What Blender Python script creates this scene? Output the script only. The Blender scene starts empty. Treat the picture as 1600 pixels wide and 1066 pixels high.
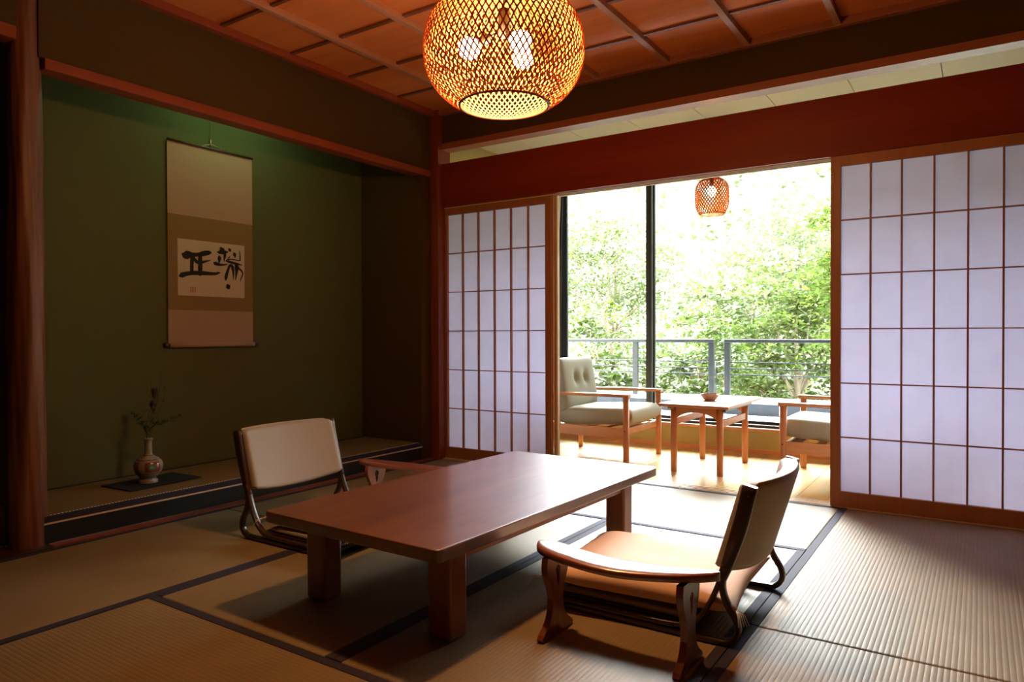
import bpy, bmesh, math, random
import numpy as np
from mathutils import Vector, Matrix
PI = math.pi
S = bpy.context.scene
C = S.collection

# ------------------------------------------------------------ camera
cam_d = bpy.data.cameras.new('camera'); cam = bpy.data.objects.new('camera', cam_d); C.objects.link(cam)
cam_d.sensor_width = 36.0; cam_d.lens = 1100.667 * 36 / 1600; cam_d.clip_start = .02; cam_d.clip_end = 300
_R = Vector((0.83262376, 0.5538314, -0.00290806)); _U = Vector((-0.00350968, 0.01052689, 0.99993843)); _F = Vector((-0.55382792, 0.83256229, -0.0107087))
cam.matrix_world = Matrix(((_R.x, _U.x, -_F.x, 3.10640), (_R.y, _U.y, -_F.y, -3.93453), (_R.z, _U.z, -_F.z, 0.89718), (0, 0, 0, 1)))
S.camera = cam
# ------------------------------------------------------------ sky, sun, exposure
W = bpy.data.worlds.new('overcast_sky'); S.world = W; W.use_nodes = True
wn = W.node_tree.nodes; wl = W.node_tree.links
bg = wn['Background']; bg.inputs[1].default_value = 24.0
_tc = wn.new('ShaderNodeTexCoord'); _sep = wn.new('ShaderNodeSeparateXYZ'); _mr = wn.new('ShaderNodeMapRange'); _mx = wn.new('ShaderNodeMix'); _mx.data_type = 'RGBA'
wl.new(_tc.outputs['Generated'], _sep.inputs[0]); wl.new(_sep.outputs['Z'], _mr.inputs[0]); wl.new(_mr.outputs[0], _mx.inputs[0])
_mx.inputs[6].default_value = (1, 1, 1, 1); _mx.inputs[7].default_value = (.86, .93, 1, 1); wl.new(_mx.outputs[2], bg.inputs[0])
# overcast sky with one broad bright patch of cloud, up and to the left outside the window
_dot = wn.new('ShaderNodeVectorMath'); _dot.operation = 'DOT_PRODUCT'; wl.new(_tc.outputs['Generated'], _dot.inputs[0]); _dot.inputs[1].default_value = (-.56, .60, .572)
_cl = wn.new('ShaderNodeMath'); _cl.operation = 'MAXIMUM'; _cl.inputs[1].default_value = 0; wl.new(_dot.outputs['Value'], _cl.inputs[0])
_pw = wn.new('ShaderNodeMath'); _pw.operation = 'POWER'; _pw.inputs[1].default_value = 9; wl.new(_cl.outputs[0], _pw.inputs[0])
_ma = wn.new('ShaderNodeMath'); _ma.operation = 'MULTIPLY_ADD'; _ma.inputs[1].default_value = 190; _ma.inputs[2].default_value = 18; wl.new(_pw.outputs[0], _ma.inputs[0]); wl.new(_ma.outputs[0], bg.inputs[1])
sun_d = bpy.data.lights.new('sun', 'SUN'); sun_d.energy = 12; sun_d.angle = math.radians(8); sun_d.color = (1, .96, .88)
sun = bpy.data.objects.new('sun', sun_d); C.objects.link(sun); sun.rotation_euler = (math.radians(32), 0, math.radians(35))
por_d = bpy.data.lights.new('window_portal', 'AREA'); por_d.shape = 'RECTANGLE'; por_d.size = 3.6; por_d.size_y = 2.3; por_d.cycles.is_portal = True
por = bpy.data.objects.new('window_portal', por_d); C.objects.link(por); por.location = (1.65, 1.66, 1.3); por.rotation_euler = (math.radians(-90), 0, 0)
S.view_settings.view_transform = 'Standard'; S.view_settings.look = 'None'; S.view_settings.exposure = 0.0; S.view_settings.gamma = 1.0
S.view_settings.use_curve_mapping = False
S.cycles.max_bounces = 10; S.cycles.diffuse_bounces = 5; S.cycles.glossy_bounces = 4; S.cycles.transmission_bounces = 6; S.cycles.transparent_max_bounces = 12
S.cycles.sample_clamp_indirect = 6.0; S.cycles.caustics_reflective = False; S.cycles.caustics_refractive = False
LAMP = 3.0

# ------------------------------------------------------------ materials
def mat(name, col, rough=.6, spec=.5, metal=0., coat=0., emit=None, estr=0.):
    m = bpy.data.materials.new(name); m.use_nodes = True
    b = m.node_tree.nodes['Principled BSDF']
    b.inputs['Base Color'].default_value = (*col, 1); b.inputs['Roughness'].default_value = rough
    b.inputs['Specular IOR Level'].default_value = spec; b.inputs['Metallic'].default_value = metal
    b.inputs['Coat Weight'].default_value = coat; b.inputs['Coat Roughness'].default_value = .2
    if emit: b.inputs['Emission Color'].default_value = (*emit, 1); b.inputs['Emission Strength'].default_value = estr
    return m
def NN(m, t, **kw):
    n = m.node_tree.nodes.new(t)
    for k, v in kw.items(): setattr(n, k, v)
    return n
def LK(m, a, b): m.node_tree.links.new(a, b)
def wood(name, c1, c2, rough=.4, scale=6., axis='X', stretch=.06, coat=0., spec=.5, bump=.05, fine=60):
    """streaky grain: noise stretched along one axis of the object"""
    m = mat(name, c1, rough, spec, 0, coat); b = m.node_tree.nodes['Principled BSDF']
    tc = NN(m, 'ShaderNodeTexCoord'); mp = NN(m, 'ShaderNodeMapping')
    s = [1, 1, 1]; s['XYZ'.index(axis)] = stretch; mp.inputs['Scale'].default_value = s
    LK(m, tc.outputs['Object'], mp.inputs[0])
    n1 = NN(m, 'ShaderNodeTexNoise'); n1.inputs['Scale'].default_value = scale; n1.inputs['Detail'].default_value = 4; n1.inputs['Distortion'].default_value = 1.2
    n2 = NN(m, 'ShaderNodeTexNoise'); n2.inputs['Scale'].default_value = fine; n2.inputs['Detail'].default_value = 3
    LK(m, mp.outputs[0], n1.inputs[0]); LK(m, mp.outputs[0], n2.inputs[0])
    ad = NN(m, 'ShaderNodeMath', operation='MULTIPLY_ADD'); LK(m, n2.outputs[0], ad.inputs[0]); ad.inputs[1].default_value = .5; LK(m, n1.outputs[0], ad.inputs[2])
    r = NN(m, 'ShaderNodeMapRange'); LK(m, ad.outputs[0], r.inputs[0]); r.inputs[1].default_value = .5; r.inputs[2].default_value = 1.0
    mx = NN(m, 'ShaderNodeMix', data_type='RGBA'); LK(m, r.outputs[0], mx.inputs[0]); mx.inputs[6].default_value = (*c1, 1); mx.inputs[7].default_value = (*c2, 1)
    LK(m, mx.outputs[2], b.inputs['Base Color'])
    bp = NN(m, 'ShaderNodeBump'); bp.inputs['Strength'].default_value = bump; bp.inputs['Distance'].default_value = .004
    LK(m, ad.outputs[0], bp.inputs['Height']); LK(m, bp.outputs[0], b.inputs['Normal'])
    return m
def noisy(name, c1, c2, scale, rough=.8, bump=.2, dist=.002, spec=.3):
    m = mat(name, c1, rough, spec); b = m.node_tree.nodes['Principled BSDF']
    tc = NN(m, 'ShaderNodeTexCoord'); n = NN(m, 'ShaderNodeTexNoise'); n.inputs['Scale'].default_value = scale; n.inputs['Detail'].default_value = 5
    LK(m, tc.outputs['Object'], n.inputs[0])
    mx = NN(m, 'ShaderNodeMix', data_type='RGBA'); LK(m, n.outputs[0], mx.inputs[0]); mx.inputs[6].default_value = (*c1, 1); mx.inputs[7].default_value = (*c2, 1)
    LK(m, mx.outputs[2], b.inputs['Base Color'])
    bp = NN(m, 'ShaderNodeBump'); bp.inputs['Strength'].default_value = bump; bp.inputs['Distance'].default_value = dist
    LK(m, n.outputs[0], bp.inputs['Height']); LK(m, bp.outputs[0], b.inputs['Normal'])
    return m
def tatami_mat_material():
    m = mat('tatami_rush', (.5, .44, .27), .55, .25); b = m.node_tree.nodes['Principled BSDF']
    tc = NN(m, 'ShaderNodeTexCoord'); sp = NN(m, 'ShaderNodeSeparateXYZ'); LK(m, tc.outputs['Object'], sp.inputs[0])
    k = NN(m, 'ShaderNodeMath', operation='MULTIPLY'); LK(m, sp.outputs[0], k.inputs[0]); k.inputs[1].default_value = PI / .0145
    si = NN(m, 'ShaderNodeMath', operation='SINE'); LK(m, k.outputs[0], si.inputs[0]); ab = NN(m, 'ShaderNodeMath', operation='ABSOLUTE'); LK(m, si.outputs[0], ab.inputs[0])
    pw = NN(m, 'ShaderNodeMath', operation='POWER'); LK(m, ab.outputs[0], pw.inputs[0]); pw.inputs[1].default_value = .45
    mp = NN(m, 'ShaderNodeMapping'); mp.inputs['Scale'].default_value = (40, 420, 1); LK(m, tc.outputs['Object'], mp.inputs[0])
    n = NN(m, 'ShaderNodeTexNoise'); n.inputs['Scale'].default_value = 1; n.inputs['Detail'].default_value = 2; LK(m, mp.outputs[0], n.inputs[0])
    n2 = NN(m, 'ShaderNodeTexNoise'); n2.inputs['Scale'].default_value = 3; LK(m, tc.outputs['Object'], n2.inputs[0])
    h = NN(m, 'ShaderNodeMath', operation='MULTIPLY_ADD'); LK(m, n.outputs[0], h.inputs[0]); h.inputs[1].default_value = .18; LK(m, pw.outputs[0], h.inputs[2])
    bp = NN(m, 'ShaderNodeBump'); bp.inputs['Strength'].default_value = .3; bp.inputs['Distance'].default_value = .004
    LK(m, h.outputs[0], bp.inputs['Height']); LK(m, bp.outputs[0], b.inputs['Normal'])
    a1 = NN(m, 'ShaderNodeMath', operation='MULTIPLY_ADD'); LK(m, n.outputs[0], a1.inputs[0]); a1.inputs[1].default_value = .5; LK(m, n2.outputs[0], a1.inputs[2])
    mx = NN(m, 'ShaderNodeMix', data_type='RGBA'); LK(m, a1.outputs[0], mx.inputs[0]); mx.inputs[6].default_value = (.130, .080, .034, 1); mx.inputs[7].default_value = (.225, .155, .080, 1)
    LK(m, mx.outputs[2], b.inputs['Base Color'])
    return m
def thin_glass(name):
    m = bpy.data.materials.new(name); m.use_nodes = True; nt = m.node_tree; nt.nodes.clear()
    o = nt.nodes.new('ShaderNodeOutputMaterial'); t = nt.nodes.new('ShaderNodeBsdfTransparent'); g = nt.nodes.new('ShaderNodeBsdfGlossy'); f = nt.nodes.new('ShaderNodeFresnel'); x = nt.nodes.new('ShaderNodeMixShader')
    t.inputs[0].default_value = (.96, .98, .97, 1); g.inputs['Roughness'].default_value = .01; f.inputs[0].default_value = 1.35
    nt.links.new(f.outputs[0], x.inputs[0]); nt.links.new(t.outputs[0], x.inputs[1]); nt.links.new(g.outputs[0], x.inputs[2]); nt.links.new(x.outputs[0], o.inputs[0]); return m
def translucent(name, dcol, tcol, k, noise=None):
    m = bpy.data.materials.new(name); m.use_nodes = True; nt = m.node_tree; nt.nodes.clear()
    o = nt.nodes.new('ShaderNodeOutputMaterial'); t = nt.nodes.new('ShaderNodeBsdfTranslucent'); d = nt.nodes.new('ShaderNodeBsdfDiffuse'); x = nt.nodes.new('ShaderNodeMixShader')
    d.inputs[0].default_value = (*dcol, 1); t.inputs[0].default_value = (*tcol, 1); x.inputs[0].default_value = k
    if noise:
        tc = nt.nodes.new('ShaderNodeTexCoord'); n = nt.nodes.new('ShaderNodeTexNoise'); n.inputs['Scale'].default_value = noise[0]; n.inputs['Detail'].default_value = 3
        nt.links.new(tc.outputs['Object'], n.inputs[0])
        for sh, c in ((d, dcol), (t, tcol)):
            mx = nt.nodes.new('ShaderNodeMix'); mx.data_type = 'RGBA'; mx.inputs[6].default_value = (*c, 1); mx.inputs[7].default_value = (*[v * q for v, q in zip(c, noise[1])], 1)
            mr = nt.nodes.new('ShaderNodeMapRange'); mr.inputs[1].default_value = .35; mr.inputs[2].default_value = .65
            nt.links.new(n.outputs[0], mr.inputs[0]); nt.links.new(mr.outputs[0], mx.inputs[0]); nt.links.new(mx.outputs[2], sh.inputs[0])
    nt.links.new(d.outputs[0], x.inputs[1]); nt.links.new(t.outputs[0], x.inputs[2]); nt.links.new(x.outputs[0], o.inputs[0]); return m

M = {}
M['tatami'] = tatami_mat_material()
M['old_tatami'] = noisy('aged_rush', (.15, .085, .035), (.19, .11, .05), 90, .7, .2, .001, .2)
M['heri'] = noisy('dark_cloth_border', (.020, .015, .028), (.034, .027, .046), 300, .8, .2, .001, .2)
M['post'] = wood('rough_cedar', (.060, .010, .003), (.20, .065, .022), .55, 9, 'Z', .05, bump=.35)
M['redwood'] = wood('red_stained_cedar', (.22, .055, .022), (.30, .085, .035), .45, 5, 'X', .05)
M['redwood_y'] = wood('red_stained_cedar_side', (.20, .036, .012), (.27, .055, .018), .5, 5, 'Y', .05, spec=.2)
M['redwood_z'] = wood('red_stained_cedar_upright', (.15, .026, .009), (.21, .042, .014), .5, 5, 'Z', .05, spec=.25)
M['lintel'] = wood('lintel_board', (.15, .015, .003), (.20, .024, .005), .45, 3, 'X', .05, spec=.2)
M['shoji_wood'] = wood('shoji_cedar', (.26, .085, .032), (.34, .12, .05), .5, 7, 'Z', .05)
M['paper'] = translucent('shoji_paper', (.70, .69, .69), (.76, .75, .92), .63, (9, (.96, .96, .96)))
M['wall_upper'] = noisy('lamp_tinted_sand_wall', (.056, .028, .008), (.072, .037, .012), 160, .95, .3, .002, .1)  # warm lamp light is put into the brown of this wall colour
M['wall_green'] = noisy('green_sand_wall', (.086, .086, .034), (.106, .106, .045), 160, .95, .3, .002, .1)
M['ceiling'] = wood('ceiling_cedar', (.50, .13, .028), (.62, .19, .048), .6, 3, 'X', .08, spec=.2, bump=.03, fine=25)
M['batten'] = wood('ceiling_batten_cedar', (.34, .13, .06), (.44, .19, .09), .5, 5, 'Y', .05)
M['batten_d'] = wood('ceiling_cross_batten', (.13, .035, .015), (.18, .05, .02), .5, 5, 'X', .05)
M['table'] = wood('table_zelkova', (.115, .032, .013), (.21, .072, .034), .42, 4, 'Y', .12, coat=1.0, bump=.12, fine=45)
M['table'].node_tree.nodes['Principled BSDF'].inputs['Coat Roughness'].default_value = .18; M['table'].node_tree.nodes['Principled BSDF'].inputs['Coat IOR'].default_value = 1.9
M['table_leg'] = wood('table_leg_wood', (.22, .058, .024), (.29, .09, .04), .3, 6, 'Z', .06, coat=.3)
M['black'] = mat('black_lacquer', (.006, .006, .007), .35, .4)
M['bent'] = wood('dark_bentwood', (.030, .012, .008), (.05, .02, .012), .28, 8, 'Z', .1, coat=.3, bump=.02)
M['kyo'] = wood('lacquered_armrest_wood', (.20, .04, .02), (.30, .07, .03), .2, 6, 'X', .08, coat=1.0, bump=.02)
M['kyo'].node_tree.nodes['Principled BSDF'].inputs['Coat Roughness'].default_value = .3; M['kyo'].node_tree.nodes['Principled BSDF'].inputs['Coat IOR'].default_value = 2.0
M['kyo_leg'] = wood('armrest_leg_wood', (.15, .032, .016), (.24, .06, .028), .25, 6, 'Z', .08, coat=.4, bump=.02)
M['cream'] = noisy('cream_upholstery', (.29, .25, .23), (.325, .285, .26), 200, .6, .1, .001, .4)
M['tanvinyl'] = noisy('tan_vinyl', (.50, .36, .23), (.57, .43, .29), 90, .45, .15, .001, .4)
M['cushion'] = noisy('salmon_tan_cloth', (.66, .42, .28), (.72, .48, .34), 260, .75, .25, .001, .3)
M['lwood'] = wood('pale_beech', (.50, .22, .095), (.62, .31, .145), .4, 6, 'X', .08, coat=.15, bump=.02)
M['lwood_z'] = wood('pale_beech_upright', (.46, .17, .06), (.58, .25, .10), .4, 6, 'Z', .08, coat=.15, bump=.02)
M['lfloor'] = wood('veranda_planks', (.66, .42, .17), (.76, .52, .24), .22, 4, 'Y', .06, coat=.2, bump=.02)
M['uph'] = noisy('grey_green_upholstery', (.30, .29, .22), (.35, .34, .26), 300, .7, .15, .001, .3)
M['cream_wall'] = noisy('yellow_plaster', (.42, .36, .14), (.48, .41, .18), 120, .9, .2, .001, .2)
M['ver_ceiling'] = noisy('cream_ceiling_board', (.66, .60, .42), (.70, .64, .46), 5, .7, .05, .001, .2)
M['seam'] = mat('ceiling_seam', (.10, .08, .04), .8)
M['pale_trim'] = wood('pale_track_wood', (.55, .36, .22), (.65, .45, .29), .4, 7, 'X', .06)
M['groove'] = mat('track_groove', (.12, .08, .06), .7)
M['alu'] = mat('dark_bronze_frame', (.045, .05, .05), .4, .5, .3)
M['alu_l'] = mat('grey_frame', (.06, .07, .073), .4, .5, .3)
M['glass'] = thin_glass('window_glass')
M['rail'] = mat('grey_metal_railing', (.007, .009, .0095), .45, .5, .2)
M['conc'] = noisy('pale_concrete', (.62, .63, .65), (.72, .73, .75), 12, .85, .2, .003, .2)
M['conc_d'] = noisy('grey_concrete', (.035, .04, .047), (.045, .05, .057), 12, .85, .2, .003, .2)
M['curtain'] = translucent('white_curtain', (.80, .76, .66), (.75, .70, .58), .35)
M['drape'] = mat('dark_drape', (.03, .028, .03), .9)
M['strip'] = translucent('bamboo_strip', (.34, .055, .022), (.60, .08, .018), .10)
M['strip_in'] = translucent('bamboo_strip_lit_inner', (.66, .42, .13), (.60, .12, .03), .12)  # bulb-lit inside paler, backlit outside darker: light put into the strip colours
M['strip2'] = translucent('bamboo_strip_pale', (.34, .10, .035), (.34, .10, .03), .15)
M['bamboo_rim'] = mat('bamboo_rim', (.16, .035, .015), .5)
M['bulb'] = mat('lit_bulb', (1, .9, .7), .4, emit=(1, .80, .50), estr=14)
M['metal'] = mat('brass_metal', (.5, .38, .2), .35, .5, 1)
M['blackmetal'] = mat('black_metal', (.02, .02, .02), .4)
M['silk_top'] = noisy('cream_silk', (.36, .22, .15), (.39, .245, .165), 200, .85, .1, .001, .2)
M['silk_bot'] = noisy('pinkish_silk', (.34, .21, .14), (.37, .24, .16), 200, .85, .1, .001, .2)
M['silk_mid'] = noisy('brown_silk', (.20, .12, .045), (.23, .14, .055), 200, .85, .1, .001, .2)
M['scrollpaper'] = mat('calligraphy_paper', (.50, .38, .28), .9, .2)
M['ink'] = mat('black_ink', (.02, .015, .012), .8, .2)
M['seal'] = mat('red_seal_ink', (.40, .09, .05), .8, .2)
M['darkwood'] = mat('scroll_rod', (.05, .025, .015), .4)
M['vase'] = mat('white_glaze', (.28, .25, .21), .15, .6)
M['vase_red'] = noisy('red_overglaze', (.20, .02, .02), (.24, .08, .05), 30, .2, .02, .001, .6)
M['vase_green'] = mat('green_overglaze', (.06, .24, .17), .2)
M['vase_blue'] = mat('grey_blue_glaze', (.25, .30, .34), .15)
M['mat'] = noisy('black_cloth', (.012, .012, .016), (.02, .02, .026), 400, .9, .3, .001, .2)
M['stem'] = mat('dark_stem', (.05, .06, .025), .7)
M['leafd'] = translucent('dark_vase_leaf', (.06, .09, .035), (.07, .1, .03), .3)
M['flower'] = mat('dark_dried_flower', (.07, .03, .03), .8)
M['bowl'] = noisy('pinkish_ceramic', (.34, .22, .20), (.50, .42, .40), 25, .35, .1, .001, .5)
M['grey_cab'] = mat('beige_plaster', (.30, .24, .15), .9)
M['bark'] = noisy('tree_bark', (.16, .13, .09), (.28, .23, .17), 20, .9, .6, .02)
M['hill'] = noisy('wooded_slope', (.12, .14, .09), (.19, .21, .15), 1.2, .95, .5, .2, .1)
M['white'] = mat('white_thread', (.8, .78, .72), .8)
M['subfloor'] = mat('subfloor_board', (.3, .2, .12), .8)

# ------------------------------------------------------------ mesh helpers
class MB:
    def __init__(self): self.v = []; self.f = []; self.s = []; self.mi = []
    def add(self, vs, fs, smooth=False, mi=0):
        n = len(self.v); self.v += [tuple(v) for v in vs]; self.f += [tuple(i + n for i in f) for f in fs]
        self.s += [smooth] * len(fs); self.mi += [mi] * len(fs); return self
    def box(self, a, b, bev=0., mi=0, T=None):
        lo = [min(a[i], b[i]) for i in range(3)]; hi = [max(a[i], b[i]) for i in range(3)]
        if bev > 0:
            bm = bmesh.new(); bmesh.ops.create_cube(bm, size=1)
            for v in bm.verts: v.co = Vector([(lo[i] + hi[i]) / 2 + v.co[i] * (hi[i] - lo[i]) for i in range(3)])
            bmesh.ops.bevel(bm, geom=bm.edges[:], offset=min(bev, .45 * min(hi[i] - lo[i] for i in range(3))), segments=2, profile=.5, affect='EDGES')
            vs = [v.co.copy() for v in bm.verts]; bm.verts.index_update(); fs = [[v.index for v in f.verts] for f in bm.faces]; bm.free()
        else:
            vs = [(x, y, z) for x in (lo[0], hi[0]) for y in (lo[1], hi[1]) for z in (lo[2], hi[2])]
            fs = [(0, 1, 3, 2), (4, 6, 7, 5), (0, 4, 5, 1), (2, 3, 7, 6), (0, 2, 6, 4), (1, 5, 7, 3)]
        if T is not None: vs = [T @ Vector(v) for v in vs]
        return self.add(vs, fs, False, mi)
    def tube(self, pts, r, n=10, cap=True, smooth=True, mi=0):
        pts = [Vector(p) for p in pts]; rs = r if isinstance(r, (list, tuple)) else [r] * len(pts)
        vs = []; up = None
        for i, p in enumerate(pts):
            t = (pts[min(i + 1, len(pts) - 1)] - pts[max(i - 1, 0)]).normalized()
            if up is None: up = Vector((0, 0, 1)) if abs(t.z) < .9 else Vector((1, 0, 0))
            a = up - t * up.dot(t)
            a = a.normalized(); up = a; b = t.cross(a)
            vs += [p + (a * math.cos(2 * PI * k / n) + b * math.sin(2 * PI * k / n)) * rs[i] for k in range(n)]
        fs = [(i * n + k, i * n + (k + 1) % n, (i + 1) * n + (k + 1) % n, (i + 1) * n + k) for i in range(len(pts) - 1) for k in range(n)]
        self.add(vs, fs, smooth, mi)
        if cap: self.add(vs[:n], [tuple(range(n))[::-1]], False, mi); self.add(vs[-n:], [tuple(range(n))], False, mi)
        return self
    def sweep(self, pts, w, h, side, mi=0, smooth=True, bev=.25):
        """rounded rectangle w (along 'side') x h swept along pts"""
        pts = [Vector(p) for p in pts]; side = Vector(side).normalized(); vs = []
        ws = w if isinstance(w, (list, tuple)) else [w] * len(pts); hs = h if isinstance(h, (list, tuple)) else [h] * len(pts)
        prof = []
        for sx, sy in ((1, 1), (-1, 1), (-1, -1), (1, -1)):
            c = [(1, 1 - bev * 2), (1 - bev * .6, 1 - bev * .6), (1 - bev * 2, 1)]
            if sx * sy < 0: c = c[::-1]
            prof += [(a * sx, b * sy) for a, b in c]
        n = len(prof)
        for i, p in enumerate(pts):
            t = (pts[min(i + 1, len(pts) - 1)] - pts[max(i - 1, 0)]).normalized(); s = (side - t * side.dot(t)).normalized(); u = t.cross(s)
            m_ = min(ws[i], hs[i])
            for a, b in prof:
                # constant corner radius
                x = math.copysign(max(0, ws[i] / 2 - (1 - abs(a)) * m_ / 2), a); y = math.copysign(max(0, hs[i] / 2 - (1 - abs(b)) * m_ / 2), b)
                vs.append(p + s * x + u * y)
        fs = [(i * n + k, i * n + (k + 1) % n, (i + 1) * n + (k + 1) % n, (i + 1) * n + k) for i in range(len(pts) - 1) for k in range(n)]
        self.add(vs, fs, smooth, mi); self.add(vs[:n], [tuple(range(n))[::-1]], False, mi); self.add(vs[-n:], [tuple(range(n))], False, mi)
        return self
    def lathe(self, prof, c=(0, 0, 0), n=32, mi=0, closed=False):
        vs = [(c[0] + r * math.cos(2 * PI * k / n), c[1] + r * math.sin(2 * PI * k / n), c[2] + z) for r, z in prof for k in range(n)]
        m_ = len(prof); fs = [(i * n + k, i * n + (k + 1) % n, (i + 1) * n + (k + 1) % n, (i + 1) * n + k) for i in range(m_ - 1) for k in range(n)]
        return self.add(vs, fs, True, mi)
    def grid(self, fn, nu, nv, smooth=True, mi=0, wrap=False):
        vs = [fn(i / nu, j / nv) for i in range(nu + 1) for j in range(nv + 1)]
        fs = [(i * (nv + 1) + j, (i + 1) * (nv + 1) + j, (i + 1) * (nv + 1) + j + 1, i * (nv + 1) + j + 1) for i in range(nu) for j in range(nv)]
        return self.add(vs, fs, smooth, mi)
    def ball(self, c, r, n=10, mi=0, sz=1.):
        pr = [(r * math.sin(PI * i / n) + 1e-5, -r * sz * math.cos(PI * i / n)) for i in range(n + 1)]
        return self.lathe(pr, c, n * 2, mi)
    def build(self, name, m, parent=None, fixn=True):
        me = bpy.data.meshes.new(name); me.from_pydata(self.v, [], self.f)
        for x in (m if isinstance(m, (list, tuple)) else [m]): me.materials.append(x)
        me.polygons.foreach_set('use_smooth', self.s); me.polygons.foreach_set('material_index', self.mi)
        if fixn and len(self.f) < 30000:
            bm = bmesh.new(); bm.from_mesh(me); bmesh.ops.remove_doubles(bm, verts=bm.verts, dist=1e-6); bmesh.ops.recalc_face_normals(bm, faces=bm.faces); bm.to_mesh(me); bm.free()
        me.update()
        o = bpy.data.objects.new(name, me); C.objects.link(o)
        if parent is not None: o.parent = parent
        return o
def tag(o, label, cat, group=None, kind=None):
    o['label'] = label; o['category'] = cat
    if group: o['group'] = group
    if kind: o['kind'] = kind
    return o
def empty(name, loc, label, cat, rz=0, group=None, kind=None):
    o = bpy.data.objects.new(name, None); o.empty_display_size = .1; C.objects.link(o); o.location = loc; o.rotation_euler = (0, 0, rz)
    return tag(o, label, cat, group, kind)
def bx(name, a, b, m, parent=None, bev=0.):
    return MB().box(a, b, bev).build(name, m, parent)
def struct(name, a, b, m, label, cat, bev=0.):
    return tag(bx(name, a, b, m, None, bev), label, cat, kind='structure')
def copy_tree(o, parent=None):
    c = o.copy(); C.objects.link(c); c.parent = parent
    for ch in [x for x in o.children]: copy_tree(ch, c)
    return c
def smooth_path(ctrl, n=6):
    P = [Vector(p) for p in ctrl]; P = [2 * P[0] - P[1]] + P + [2 * P[-1] - P[-2]]; out = []
    for i in range(1, len(P) - 2):
        for k in range(n):
            t = k / n; a, b, c, d = P[i - 1:i + 3]
            out.append(.5 * ((2 * b) + (c - a) * t + (2 * a - 5 * b + 4 * c - d) * t * t + (3 * b - a - 3 * c + d) * t ** 3))
    out.append(P[-2]); return out

# ============================================================ SETTING
X0, X1, Y0 = -.19, 3.46, -5.6
struct('floor', (-1.6, Y0, -.12), (X1, .0, -.055), M['subfloor'], 'board floor under the tatami mats of the room', 'floor')
# walls of the room
struct('wall_right', (X1, Y0, -.1), (X1 + .1, 1.6, 2.6), M['wall_upper'], 'lamp-tinted brown sand wall on the right side of the room', 'wall')
struct('wall_back', (-1.0, Y0 - .1, -.1), (X1 + .1, Y0, 2.6), M['wall_upper'], 'lamp-tinted brown sand wall behind the camera', 'wall')
struct('wall_left', (X0 - .07, Y0, 2.16), (X0, -2.64, 2.56), M['wall_upper'], 'short lamp-tinted brown wall above the dark side alcove', 'wall')
struct('wall_left.001', (X0 - .07, -2.56, 2.066), (X0, -.04, 2.56), M['wall_upper'], 'lamp-tinted brown sand wall above the red beam of the tokonoma', 'wall')
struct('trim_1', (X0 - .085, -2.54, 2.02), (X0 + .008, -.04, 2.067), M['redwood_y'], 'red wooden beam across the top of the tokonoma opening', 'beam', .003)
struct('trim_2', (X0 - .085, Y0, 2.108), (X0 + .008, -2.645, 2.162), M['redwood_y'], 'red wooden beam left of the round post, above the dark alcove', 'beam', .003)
# tokonoma recess
struct('wall_left.002', (-.88, -2.6, 0), (-.785, -.05, 2.56), M['wall_green'], 'green sand wall at the back of the tokonoma', 'wall')
struct('wall_left.003', (-.86, -.13, -.055), (X0 - .006, .1, 2.56), M['wall_upper'], 'lamp-tinted brown side wall of the tokonoma beside the shoji', 'wall')
struct('wall_left.004', (-.79, -2.64, 0), (X0 - .10, -2.58, 2.56), M['wall_upper'], 'thin dividing wall behind the round post', 'wall')
struct('wall_left.005', (-1.0, Y0, 0), (-.9, -2.6, 2.56), M['wall_green'], 'dark back wall of the side alcove', 'wall')
struct('floor.001', (-.9, Y0, -.055), (-.32, -2.64, -.004), M['bent'], 'board floor of the dark side alcove', 'floor')
struct('trim_3', (X0, -2.54, -.05), (-.14, -.04, .006), M['redwood_z'], 'thin red wooden strip at the foot of the tokonoma step', 'trim')
struct('trim_4', (-.32, Y0, -.05), (-.14, -2.54, .004), M['bent'], 'dark red floor strip in front of the side alcove', 'trim')
struct('trim_5', (-.42, -3.6, -.0), (-.35, -2.64, .165), M['grey_cab'], 'low beige upstand in the dark side alcove', 'trim')
# tokonoma platform: black lacquer step, pale line, border cloth, rush top
t = empty('floor.002', (-.49, -1.3, 0), 'raised tatami platform of the tokonoma with black lacquered front', 'platform', kind='structure')
def P_(a, b, m, nm, bev=0): 
    o = bx(nm, a, b, m, None, bev); o.parent = t; o.matrix_parent_inverse = Matrix.Translation(-Vector(t.location)); return o
P_((X0 - .03, -2.58, .010), (X0 - .002, -.13, .090), M['black'], 'lacquered_front')
P_((X0 - .035, -2.58, .090), (X0, -.13, .097), M['tanvinyl'], 'pale_edge_line')
P_((-.785, -2.58, .0), (X0 - .03, -.13, .121), M['old_tatami'], 'rush_top')
mb = MB(); mb.box((X0 - .035, -2.58, .097), (X0 - .004, -.13, .122))
P = P_((X0 - .035, -2.58, .097), (X0 - .003, -.13, .1225), M['heri'], 'border_cloth')
mb = MB()
for k in range(160):  # white woven crests running along the border
    y = -2.57 + k * .0152
    mb.box((X0 - .030, y, .1224), (X0 - .022, y + .009, .1234))
o = mb.build('border_pattern', M['white']); o.parent = t; o.matrix_parent_inverse = Matrix.Translation(-Vector(t.location))
mb = MB().box((-.785, -2.58, .121), (-.765, -.13, .1235)); o = mb.build('border_cloth', M['heri']); o.parent = t; o.matrix_parent_inverse = Matrix.Translation(-Vector(t.location))
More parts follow.
